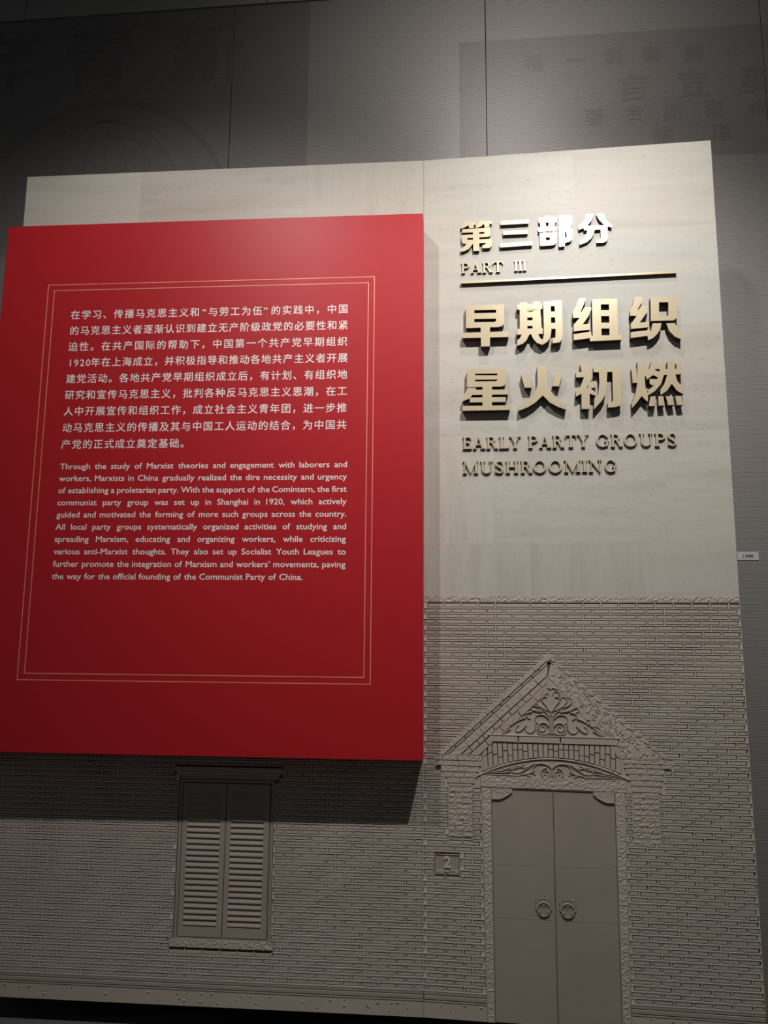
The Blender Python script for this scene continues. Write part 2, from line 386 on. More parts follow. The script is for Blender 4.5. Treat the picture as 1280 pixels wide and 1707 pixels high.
order = sorted(order, key=lambda b: depth(b) + (9 if b[4] < BW * .8 else 0))
stuff = {'L': MB(), 'R': MB()}
for i, b in enumerate(order):
    bt = BT + random.uniform(-.0003, .0004); w_ = b[4]; h_ = BH + random.uniform(-.0006, .0003)
    if i < 300:
        p = face_point(b[1], b[2], b[3], 0) - Vector((XS, D, 0))
        o = put('brick', pm, part, p, b[1] + 0); o.rotation_euler = (0, random.uniform(-.006, .006), b[1]); o.scale = (w_, bt, h_)
    else:
        t_ = random.uniform(-.0003, .0003)
        stuff[b[0]].quad([(b[2] - w_ / 2, b[3] - h_ / 2 + t_), (b[2] + w_ / 2, b[3] - h_ / 2), (b[2] + w_ / 2, b[3] + h_ / 2 - t_), (b[2] - w_ / 2, b[3] + h_ / 2)], 0, bt, .0006)
for f, a in (('L', AL), ('R', AR)):
    o = stuff[f].build('brick_field', MR, part, LO, a); o['kind'] = 'stuff'
    o = ridge[f].build('mortar_ridges', MLT, part, LO, a); o['kind'] = 'stuff'
# base mouldings and rough base, left of the door, right of it and under the window
def base(a, x0, x1):
    mb = MB()
    mb.quad(rect(x0, x1, -1.1985, -1.1875), 0, .0035, .001); mb.quad(rect(x0, x1, -1.2135, -1.2000), 0, .0050, .0015); mb.quad(rect(x0, x1, -1.2200, -1.2150), 0, .0062, .001)
    mb.build('base_moulding', MD, part, LO, a)
    mb = MB(); mb.box(x0, x1, ZB, -1.2215, 0, .005)
    for k in range(int((x1 - x0) * 26)):
        cx, cz = random.uniform(x0 + .01, x1 - .02), random.choice((random.uniform(-1.232, -1.226), random.uniform(-1.262, -1.236)))
        l = random.uniform(.003, .012); t_ = random.uniform(-.002, .003)
        mb.quad([(cx, cz), (cx + l, cz + t_), (cx + l * .9, cz + t_ + .002), (cx + .001, cz + .0024)], .005, .0072, .0006)
    mb.build('rough_base', MR, part, LO, a)
base(AL, -WL, -.0006); base(AR, .0006, .2110); base(AR, .6745, WR)

# ---- shuttered window on the left face
win = MB()
fr = [(-.8690, -.8590, -1.0600, -.5245), (-.5375, -.5275, -1.0600, -.5245), (-.8590, -.5375, -1.0600, -1.0510), (-.8590, -.5375, -.5345, -.5245)]
for r in fr: win.quad(rect(*r), 0, .004, .0012)
for r in ((-.8575, -.8545, -1.05, -.536), (-.5420, -.5390, -1.05, -.536)): win.quad(rect(*r), 0, .0025, .0006)
onL(win, 'window_frame', MD)
for x0, x1 in ((-.8535, -.6995), (-.6965, -.5430)):
    z0, z1, i0, i1, j0, j1 = -1.0480, -.5380, x0 + .0175, x1 - .0185, -1.0150, -.5712
    mb = MB()
    for r in ((x0, i0, z0, z1), (i1, x1, z0, z1), (i0, i1, z0, j0), (i0, i1, j1, z1)): mb.box(*r, 0, .0045)
    leaf = onL(mb, 'shutter_leaf', MD)
    n = 23; ph = (j1 - j0) / n
    sm = MB(); sm.add([(0, -.0002, 0), (1, -.0002, 0), (1, -.0002, ph), (0, -.0002, ph), (0, -.0062, ph * .22), (1, -.0062, ph * .22), (1, -.0062, ph * .36), (0, -.0062, ph * .36), (0, -.0010, ph * .96), (1, -.0010, ph * .96)],
                      [(0, 4, 5, 1), (4, 7, 6, 5), (7, 8, 9, 6), (8, 3, 2, 9), (0, 3, 8, 7, 4), (1, 5, 6, 9, 2), (0, 1, 2, 3)])
    me = bpy.data.meshes.new('slat'); me.from_pydata([(v[0] * (i1 - i0), v[1], v[2]) for v in sm.v], [], sm.f)
    bm = bmesh.new(); bm.from_mesh(me); bmesh.ops.recalc_face_normals(bm, faces=bm.faces); bm.to_mesh(me); bm.free(); me.materials.append(MD)
    for k in range(n): put('slat', me, leaf, (i0, 0, j0 + k * ph))
mb = MB(); mb.rough((-.8900, -.4995), (-.4985, -.4995), (-.4985, -.4820), (-.8900, -.4820), 0, .005, .0014)
mb.rough((-.8840, -.5080), (-.5070, -.5080), (-.5060, -.5005), (-.8850, -.5005), 0, .0042, .0012); 
mb.quad(rect(-.8700, -.5130, -.5160, -.5090), 0, .0035, .001); mb.quad(rect(-.8690, -.5180, -.5225, -.5170), 0, .0028, .001); onL(mb, 'window_lintel', MRC)
mb = MB(); mb.rough((-.8805, -1.0820), (-.8620, -1.0820), (-.8620, -1.0560), (-.8805, -1.0560), 0, .006, .0016)
mb.rough((-.8615, -1.0820), (-.6950, -1.0820), (-.6950, -1.0575), (-.8615, -1.0575), 0, .006, .0016)
mb.rough((-.6945, -1.0820), (-.5170, -1.0820), (-.5170, -1.0575), (-.6945, -1.0575), 0, .006, .0016); onL(mb, 'window_sill', MRC)

# ---- house number plate
mb = MB(); mb.box(.0392, .1232, -.8178, -.7507, 0, .0012)
for r in ((.0392, .1232, -.7530, -.7507), (.0392, .0412, -.8178, -.7507), (.1212, .1232, -.8178, -.7507), (.0392, .1232, -.8178, -.8158)): mb.quad(rect(*r), .0012, .0040, .0004)
plate = onR(mb, 'number_plate', MD)
def plate_text(body, size, x, z, wd, ht, off):
    me = text_mesh(body, size, off, .0016); x0, x1, y0, y1 = bounds(me); sx, sz = wd / (x1 - x0), ht / (y1 - y0)
    stand(me, x - x0 * sx, z - y0 * sz, .0030, sx, sz); me.materials.clear(); me.materials.append(MLT); put('raised_characters', me, plate)
plate_text('2', .05, .0700, -.7950, .0230, .0380, .0016)
plate_text('南昌路一〇〇弄', .014, .0435, -.8145, .0760, .0125, .0003)

# ---- gable over the door: raking courses on the left slope
def rake(d0, d1, h, lens, rough_):
    A = Vector((.4366, -.0708)); B = Vector((.0462, -.4229)); t = (B - A).normalized(); nn = Vector((-t.y, t.x))
    if nn.y > 0: nn = -nn                                            # inward = down and right
    def at(q, d): return A + t * q + nn * d
    def q_s(d): return max(0, (.4340 - (A + nn * d).x) / t.x)         # start on the axis
    def q_z(d): return (-.4215 - (A + nn * d).y) / t.y                # end on the capital
    q = max(q_s(d0), 0) if d0 > 0 else 0; end = q_z(d1)
    q0 = q_s(d0); end = q_z(d1)
    q = q0
    while q < end - .004:
        L = random.uniform(*lens); q1 = min(q + L, q_z(d0))
        if q_z(d0) - q1 < .012: q1 = q_z(d0)
        pa, pb = at(q, d0 + .0007), at(min(q1, q_z(d0)) - .0012, d0 + .0007)
        pc, pd = at(min(q1 - .0012, q_z(d1)), d1 - .0007), at(max(q, q_s(d1)) + random.uniform(0, .002), d1 - .0007)
        if (pc - pd).dot(t) < .001: q = q1; continue
        mb = MB(); hh = h + random.uniform(-.0008, .0008)
        if rough_: mb.rough(tuple(pc), tuple(pd), tuple(pa), tuple(pb), 0, hh, .0010, .005)
        else: mb.quad([tuple(pa), tuple(pb), tuple(pc), tuple(pd)], 0, hh, .0010)
        onR(mb, 'raking_stone', MRC if rough_ else MR)
        q = q1
rake(0, .0150, .0075, (.05, .09), True)
rake(.0165, .0245, .0050, (.03, .06), False)
rake(.0260, .0530, .0040, (.05, .075), True)
rake(.0555, .0710, .0048, (.025, .05), False)
rake(.0740, .0955, .0062, (.05, .09), False)
# tympanum field, right slope with its broken dashes
mb = MB(); mb.quad([(.2350, -.3480), (.6700, -.3500), (.5600, -.2400), (.4350, -.1500)], 0, .0018, .0004); onR(mb, 'tympanum_field', MR)
mb = MB(); mb.rough((.6700, -.4200), (.8300, -.4230), (.4500, -.0860), (.4345, -.1500), 0, .0034, .0009, .006, edge=.0024)
for k in range(150):
    v = random.random() ** .75; u = random.random()
    A0 = Vector((.4400, -.13)).lerp(Vector((.6850, -.405)), v); B0 = Vector((.4440, -.085)).lerp(Vector((.8150, -.415)), v); p = A0.lerp(B0, u)
    if random.random() < .65: a_ = math.radians(random.uniform(52, 64)); l = random.uniform(.006, .018)
    else: a_ = math.radians(random.uniform(-46, -38)); l = random.uniform(.006, .016)
    d_ = Vector((cos(a_), sin(a_))) * l / 2; n_2 = Vector((-d_.y, d_.x)).normalized() * .0011
    mb.quad([tuple(p - d_ - n_2), tuple(p + d_ - n_2), tuple(p + d_ + n_2), tuple(p - d_ + n_2)], .0015, .0058, .0004)
for k in range(15):                                                  # stepped outer edge
    v = k / 15; p = Vector((.4440, -.078)).lerp(Vector((.8250, -.416)), v)
    mb.quad([(p.x, p.y - .014), (p.x + .016, p.y - .022), (p.x + .021, p.y - .016), (p.x + .007, p.y - .003)], .001, .0062, .001)
onR(mb, 'rough_slope', MRC)
for x0, x1 in ((.2285, .3290), (.3300, .4720), (.4730, .6650)):
    mb = MB(); k0, k1 = [-.3493 - .0033 * (x - .2285) / .4366 for x in (x0, x1)]
    mb.quad([(x0, k0 - .0235), (x1 - .001, k1 - .0235), (x1 - .001, k1), (x0, k0)], 0, .0068, .0015); onR(mb, 'ledge_stone', MR)
mb = MB(); mb.quad([(.2240, -.3510), (.6700, -.3540), (.6700, -.3500), (.2240, -.3470)], .0, .0085, .001); onR(mb, 'ledge_fillet', MR)
# acanthus carving of the tympanum (one carved piece)
def mirror_strands(mb, cx, cz, sc, S, o):
    for pts, r0, r1 in S:
        for sg in (-1, 1): mb.strand([(cx + sg * x * sc, cz + y * sc) for x, y in pts], r0 * sc, r1 * sc, o, .0062)
def volute(cx, cy, r, turns, a0, dirn=1, k=22):
    return [(cx + r * (1 - .82 * i / k) * cos(a0 + dirn * turns * 2 * pi * i / k), cy + r * (1 - .82 * i / k) * sin(a0 + dirn * turns * 2 * pi * i / k)) for i in range(k + 1)]
# units: px of the 4.57x view, axis at x=612,y=670 (up positive)
S = [([(8, 0), (10, 60), (8, 120), (-4, 160)], 9, 6), ([(14, 120), (40, 150), (80, 165), (110, 150)], 6, 3), ([(12, 100), (50, 128), (95, 125), (110, 95), (90, 70)], 6, 3),
     ([(5, 150), (30, 190), (60, 230), (62, 270), (30, 290), (12, 262)], 8, 4), ([(62, 262), (50, 300), (15, 312), (0, 300)], 7, 4), ([(60, 240), (40, 255), (28, 245)], 5, 3),
     ([(25, 160), (80, 190), (110, 230), (85, 255), (65, 235)], 8, 4), ([(85, 180), (130, 205), (140, 240), (105, 255)], 6, 4),
     ([(60, 150), (120, 160), (175, 185), (185, 160), (150, 145), (120, 160)], 6, 4), ([(130, 150), (170, 135), (160, 110), (140, 100)], 6, 4),
     (volute(58, 42, 40, 1.35, pi * .9, -1), 8, 4), ([(20, 10), (45, 0), (85, 5), (100, 30)], 7, 5),
     ([(105, 80), (110, 40), (130, 12), (165, 14), (180, 40)], 6, 4), ([(170, 60), (205, 25), (235, 15), (240, 40), (220, 60)], 6, 4),
     ([(175, 110), (230, 85), (280, 50), (330, 15), (385, -4)], 8, 3), (volute(245, 92, 20, 1.1, -pi * .5, 1), 6, 3), ([(265, 60), (310, 55), (330, 35)], 5, 3), ([(280, 30), (320, 5), (360, -2)], 6, 3)]
mb = MB(); mirror_strands(mb, .4425, -.3440, .000502, S, .0016); onR(mb, 'acanthus_carving', MD, smooth=True)
# voussoirs between the relieving edge and the soffit
def soffit(x):                                                       # carved arch under the bricks
    u = (x - .4421) / .2500; return -.4262 - .0600 * u * u
def extrados(x):
    return -.3772 - max(0, (.2322 - x)) * .72 - max(0, x - .6443) * .45
nV = 27
for k in range(nV):
    ua, ub = k / nV, (k + 1) / nV
    t0, t1 = .2040 + (.6730 - .2040) * ua, .2040 + (.6730 - .2040) * ub; b0, b1 = .2120 + (.6650 - .2120) * ua, .2120 + (.6650 - .2120) * ub
    sk = lambda t_: t_ + (t_ - .44) * -.0
    tl, tr_ = (t0, extrados(t0)), (t1, extrados(t1)); bl, br = (b0 + (b0 - .44) * .02, soffit(b0) + .004), (b1 + (b1 - .44) * .02, soffit(b1) + .004)
    L = lambda p, q, f: (p[0] + (q[0] - p[0]) * f, p[1] + (q[1] - p[1]) * f)
    cuts = random.choice(([0, .34, 1], [0, .5, 1], [0, 1], [0, .62, 1]))
    for c0, c1 in zip(cuts[:-1], cuts[1:]):
        g = .0011; e = .02
        q = [L(bl, tl, c0 + e), L(br, tr_, c0 + e), L(br, tr_, c1 - e), L(bl, tl, c1 - e)]
        q = [(q[0][0] + g, q[0][1]), (q[1][0] - g, q[1][1]), (q[2][0] - g, q[2][1]), (q[3][0] + g, q[3][1])]
        mb = MB(); mb.quad(q, 0, .0046 + random.uniform(-.0012, .0008), .0008); onR(mb, 'arch_brick', MR)
mb = MB(); mb.quad([(.1900, -.4880), (.6900, -.4900), (.6600, -.4600), (.6000, -.4420), (.4400, -.4290), (.2800, -.4420), (.2150, -.4600)], 0, .0012); onR(mb, 'lunette_field', MR)
mb = MB(); mb.strand([(.200, extrados(.200) + .004), (.2322, -.3745), (.2400, -.3742)], .0015, .0015, 0, .004)
mb.strand([(.2400, -.3748), (.44, -.3755), (.6443, -.3760)], .0014, .0014, 0, .004)
mb.strand([(.1854 + (.6970 - .1854) * i / 16, soffit(.1854 + (.6970 - .1854) * i / 16)) for i in range(17)], .0026, .0026, 0, .006)
mb.strand([(.1990, -.4000), (.2130, -.4600), (.2170, -.4740)], .0016, .0016, 0, .0045); mb.strand([(.6740, -.3990), (.6690, -.4700)], .0020, .0016, 0, .0045)
onR(mb, 'arch_edge', MR, smooth=True)
# lunette scrolls
S = [(volute(43, 22, 40, 1.6, pi * .55, -1), 7, 4), ([(6, 60), (30, 82), (80, 92), (125, 75), (140, 35), (120, 10)], 8, 6), ([(60, 92), (130, 88), (180, 55), (230, 25), (275, 22), (290, 45), (240, 60), (200, 85)], 7, 5),
     ([(150, 75), (200, 60), (250, 70), (290, 55)], 6, 3), ([(125, 40), (165, 22), (230, 8), (290, 12)], 6, 4), ([(290, 48), (340, 45), (360, 60)], 5, 3), ([(300, 28), (380, 18), (430, 12)], 5, 3),
     ([(230, 0), (330, 4), (420, 2), (500, -6)], 6, 3), ([(300, 62), (350, 38), (430, 22), (520, 0)], 5, 3), ([(165, 20), (175, 4), (150, 0)], 7, 7), ([(3, 0), (3, 60)], 5, 4)]
mb = MB(); mirror_strands(mb, .4410, -.4850, .000470, S, .0005); onR(mb, 'lunette_scrolls', MD, smooth=True)
for r in ((.172, .2200, -.5300, -.4000), (.660, .7100, -.5300, -.4000), (.036, .172, -.4600, -.4180), (.7100, .8450, -.4520, -.4180), (.060, .172, -.5300, -.4600), (.7100, .8160, -.5300, -.4520), (.087, .1700, -.7030, -.5300), (.7025, .7910, -.7000, -.5300)):
    mb = MB(); mb.box(*r, 0, .0012); onR(mb, 'pier_backing', MR)
mb = MB(); mb.quad([(.4366, -.0990), (.4480, -.0830), (.4366, -.0665), (.4260, -.0830)][::1], 0, .0080, .001); onR(mb, 'apex_stone', MRC)
# capital courses and weathered pier stones each side
def course(x0, x1, z0, z1, cuts, h, amp=.0009, name='pier_stone'):
    xs = [x0] + sorted(cuts) + [x1]
    for a0, a1 in zip(xs[:-1], xs[1:]):
        mb = MB(); mb.rough((a0 + .0009, z0 + .0008), (a1 - .0009, z0 + .0008), (a1 - .0009, z1 - .0008), (a0 + .0009, z1 - .0008), 0, h + random.uniform(-.0006, .0006), amp, .005); onR(mb, name, MRC)
course(.0440, .2010, -.4385, -.4215, [.066, .118], .0062, .0014, 'capital_stone'); course(.0460, .2010, -.4575, -.4400, [.068, .121], .0055, .0014, 'capital_stone')
course(.0600, .1930, -.4770, -.4590, [.122], .0050); course(.0700, .1860, -.4960, -.4785, [.104, .142], .0045); course(.0830, .1780, -.5150, -.4975, [.125], .0045); course(.0885, .1700, -.5260, -.5165, [], .004)
course(.6790, .8350, -.4340, -.4240, [.700, .732, .760, .79], .0062, .0014, 'capital_stone'); course(.6790, .8340, -.4480, -.4355, [.715, .752, .80], .0055, .0014, 'capital_stone')
course(.6850, .8120, -.4680, -.4500, [.757], .0050); course(.6950, .8080, -.4870, -.4695, [.732, .765], .0045); course(.7000, .8020, -.5060, -.4885, [.75], .0045); course(.7030, .7960, -.5260, -.5080, [], .004)
z = -.5275
for k in range(9):
    course(.0885, .1690, z - .0175, z, [.10 + .01 * (k % 3)] if k % 2 else [.135], .0040, .0018); course(.7040, .7900, z - .0172, z - .0005, [.775] if k % 2 else [.73], .0040, .0018); z -= .0184

# ---- door: lintel, frame, brackets, leaves
mb = MB(); mb.rough((.1990, -.5235), (.6825, -.5265), (.6835, -.4905), (.1980, -.4880), 0, .0065, .0014, .0045, .6); onR(mb, 'door_lintel', MRC)
mb = MB(); mb.quad([(.1990, -.5275), (.6825, -.5305), (.6825, -.5275), (.1990, -.5245)], 0, .0050, .0006); onR(mb, 'lintel_fillet', MD)
for x0, x1, y0, y1 in ((.2000, .2340, .2110, .2375), (.6470, .6805, .6445, .6735)):
    mb = MB(); mb.rough((y0 + .0018, ZB), (y1 - .0018, ZB), (x1 - .0018, -.5285), (x0 + .0018, -.5285), 0, .0058, .0014, .0048); onR(mb, 'door_jamb', MRC)
    mb = MB(); mb.quad([(y0, ZB), (y0 + .0015, ZB), (x0 + .0015, -.5285), (x0, -.5285)], 0, .0062); mb.quad([(y1 - .0015, ZB), (y1, ZB), (x1, -.5285), (x1 - .0015, -.5285)], 0, .0062); onR(mb, 'jamb_fillet', MD)
def bracket(cx, sg):
    P = [(0, 0), (.0700, 0), (.0690, -.0080), (.0560, -.0190), (.0380, -.0290), (.0230, -.0330), (0, -.0330)]
    pts = [(cx + sg * x, -.5300 + z_) for x, z_ in P]
    if sg > 0: pts = pts[::-1]
    mb = MB(); mb.quad(pts, .001, .0072, .0015)
    for k in range(5):
        x = .006 + k * .011; mb.strand([(cx + sg * x, -.5360 - .004 * (k % 2)), (cx + sg * (x + .010), -.5330 - .006 * (k % 3)), (cx + sg * (x + .014), -.5400)], .0014, .0008, .0070, .0016)
    for q0, q1 in zip(pts[:-1], pts[1:]): mb.strand([q0, q1], .0013, .0013, .0066, .0016)
    onR(mb, 'corner_bracket', MRC)
bracket(.2340, 1); bracket(.6460, -1)
def leafdoor(x0, x1, y0, y1, kx, kz, sg):
    mb = MB(); mb.quad([(y0, ZB), (y1, ZB), (x1, -.5310), (x0, -.5310)], 0, .0015, .0004)
    e0, e1, f0, f1 = (x1, x1 - .0032, y1, y1 - .0032) if sg < 0 else (x0 + .0032, x0, y0 + .0032, y0)
    mb.quad([(f1, ZB), (f0, ZB), (e0, -.5310), (e1, -.5310)], .0015, .0032, .0005)
    for zz in (-.775, -.945): mb.quad(rect(max(x0, y0) + .012, min(x1, y1) - .012, zz, zz + .0012), .0015, .0020)
    leaf = onR(mb, 'door_leaf', MD)
    k = MB(); R = .0330
    hexp = [(kx + R * .86 * (1 + .11 * cos(6 * t_ + pi)) * cos(t_), kz + .004 + R * .86 * (1 + .11 * cos(6 * t_ + pi)) * sin(t_)) for t_ in [2 * pi * i_ / 24 for i_ in range(24)]]
    k.quad(hexp, .0015, .0034, .001)
    for q0, q1 in zip(hexp, hexp[1:] + hexp[:1]): k.strand([q0, q1], .0013, .0013, .0028, .0018)
    for i in range(14):                                             # mane curls
        t_ = pi * 2 * i / 14; k.strand([(kx + R * .70 * cos(t_), kz + .010 + R * .55 * sin(t_)), (kx + R * .60 * cos(t_ + .25), kz + .010 + R * .46 * sin(t_ + .25)), (kx + R * .5 * cos(t_), kz + .010 + R * .40 * sin(t_))], .0012, .0012, .0032, .0016)
    k.strand([(kx - .012, kz + .018), (kx, kz + .024), (kx + .012, kz + .018)], .0016, .0016, .0034, .002); k.strand([(kx - .007, kz + .004), (kx, kz + .001), (kx + .007, kz + .004)], .002, .002, .0034, .0026)
    k.strand([(kx - .004, kz + .014), (kx - .002, kz + .006), (kx + .003, kz + .006), (kx + .004, kz + .014)], .0018, .0018, .0034, .003)
    kn = onR(k, 'lion_head_knocker', MD, leaf, smooth=False)
    g = MB(); g.strand([(kx + .0205 * cos(2 * pi * i / 20), kz - .010 + .0215 * sin(2 * pi * i / 20)) for i in range(21)], .0027, .0027, .0036, .0042, 7); onR(g, 'knocker_ring', MD, leaf, smooth=True)
leafdoor(.2350, .4415, .2385, .4400, .4026, -.9010, -1); leafdoor(.4430, .6460, .4415, .6435, .4812, -.9020, 1)

# ------------------------------------------------------------------ the red text panel
red = tag(empty('red_text_panel', face_point(AL, 0, -.4250, 0), ARED), 'big red lacquered panel with gold double border and white Chinese and English text', 'panel')
ox = face_point(AL, 0, 0, .13); ob = face_point(AL, 0, 0, 0); dv = ox - ob
n_r, u_r = nrm(ARED), Vector((cos(ARED), sin(ARED), 0)); OR = dv.dot(n_r); SR = dv.dot(u_r)      # front face offset in the panel frame
RZ = .4250                                                          # local z = eye-relative z + RZ
bm = bmesh.new(); vs = {}
X0, X1, Z0, Z1 = -1.6133 + SR, 0.0015 + SR, 0, 1.5500 + RZ
for i, (x, z_, o) in enumerate([(x, z_, o) for x in (X0, X1) for z_ in (Z0, Z1) for o in (.0090, OR)]): bm.verts.new((x, -o, z_))
bmesh.ops.convex_hull(bm, input=bm.verts); bmesh.ops.dissolve_limit(bm, angle_limit=.02, verts=bm.verts, edges=bm.edges)
bmesh.ops.bevel(bm, geom=bm.edges[:], offset=.0016, segments=2, affect='EDGES', profile=.5)
me = bpy.data.meshes.new('panel_box'); bm.to_mesh(me); bm.free(); me.materials.append(MRED); put('panel_box', me, red)
for x_ in (-1.40, -.25):
    mb = MB(); mb.box(x_ + SR, x_ + .04 + SR, RZ + .2, RZ + 1.3, .0037, .0095); mb.build('mounting_batten', MBLACK, red)
def border(x0, x1, z0, z1, w_):
    mb = MB(); o0, o1 = OR, OR + .0005; z0 += RZ; z1 += RZ; x0 += SR; x1 += SR
    for r in ((x0, x1, z1 - w_, z1), (x0, x1, z0, z0 + w_), (x0, x0 + w_, z0 + w_, z1 - w_), (x1 - w_, x1, z0 + w_, z1 - w_)): mb.box(*r, o0, o1)
    mb.build('border_line', MLINE, red)
border(-1.4327, -.1768, -.1779, 1.3039, .0030); border(-1.4078, -.1988, -.1553, 1.2810, .0030)
ZH = ["在学习、传播马克思主义和“与劳工为伍”的实践中，中国", "的马克思主义者逐渐认识到建立无产阶级政党的必要性和紧", "迫性。在共产国际的帮助下，中国第一个共产党早期组织",
      "1920年在上海成立，并积极指导和推动各地共产主义者开展", "建党活动。各地共产党早期组织成立后，有计划、有组织地", "研究和宣传马克思主义，批判各种反马克思主义思潮，在工",
      "人中开展宣传和组织工作，成立社会主义青年团，进一步推", "动马克思主义的传播及其与中国工人运动的结合，为中国共", "产党的正式成立奠定基础。"]
EN = ["Through the study of Marxist theories and engagement with laborers and", "workers, Marxists in China gradually realized the dire necessity and urgency", "of establishing a proletarian party. With the support of the Comintern, the first",
      "communist party group was set up in Shanghai in 1920, which actively", "guided and motivated the forming of more such groups across the country.", "All local party groups systematically organized activities of studying and",
      "spreading Marxism, educating and organizing workers, while criticizing", "various anti-Marxist thoughts. They also set up Socialist Youth Leagues to", "further promote the integration of Marxism and workers’ movements, paving", "the way for the official founding of the Communist Party of China."]
def lay(me, x, z_, name, line, sx=1.0):
    stand(me, x + SR, z_ + RZ, OR + .0001, sx); me.materials.clear(); me.materials.append(MWHITE); put(name, me, line)
def line_root():
    o = empty('printed_line', (0, 0, 0)); o.parent = red; return o
ZS = .0378
def adv(ch): return .56 if ch in '1290' else (.66 if ch in '“”' else 1.0)
for k, s_ in enumerate(ZH):
    x0, x1, z_ = -1.3332, -.2735, 1.1643 - .0630 * k
    if k < 8: pitch = (x1 - x0 + .04 * ZS) / (sum(adv(c) for c in s_) - (1 - .92))
    x = x0; ln_ = line_root()
    for ch in s_:
        me = bolder(text_mesh(ch, ZS, res=2), .00032); b0, b1, _, _ = bounds(me)
        xx = x + (pitch * .56 - (b1 - b0)) / 2 - b0 + .0015 if ch in '1290' else (x + .006 - b0 if ch == '“' else x)
        lay(me, xx - .0015, z_ + .0014, 'printed_character', ln_); x += pitch * adv(ch)
ES = .0307
def wlen(wd): b = bounds(text_mesh(wd, ES, res=1)); return b[1] - b[0]
EX = (1.0625 - 12 * .0100) / sum(wlen(w_) for w_ in EN[2].split())
for k, s_ in enumerate(EN):
    x0, x1, z_ = -1.3320, (-.2705 if k < 9 else -.4211), .5820 - .04483 * k
    ws = s_.split(); L_ = [wlen(w_) * EX for w_ in ws]; gap = (x1 - x0 - sum(L_)) / (len(ws) - 1); x = x0; ln_ = line_root()
    for w_, l_ in zip(ws, L_):
        me = bolder(text_mesh(w_, ES, res=2), .00030); lay(me, x - bounds(me)[0] * EX, z_, 'printed_word', ln_, EX); x += l_ + gap

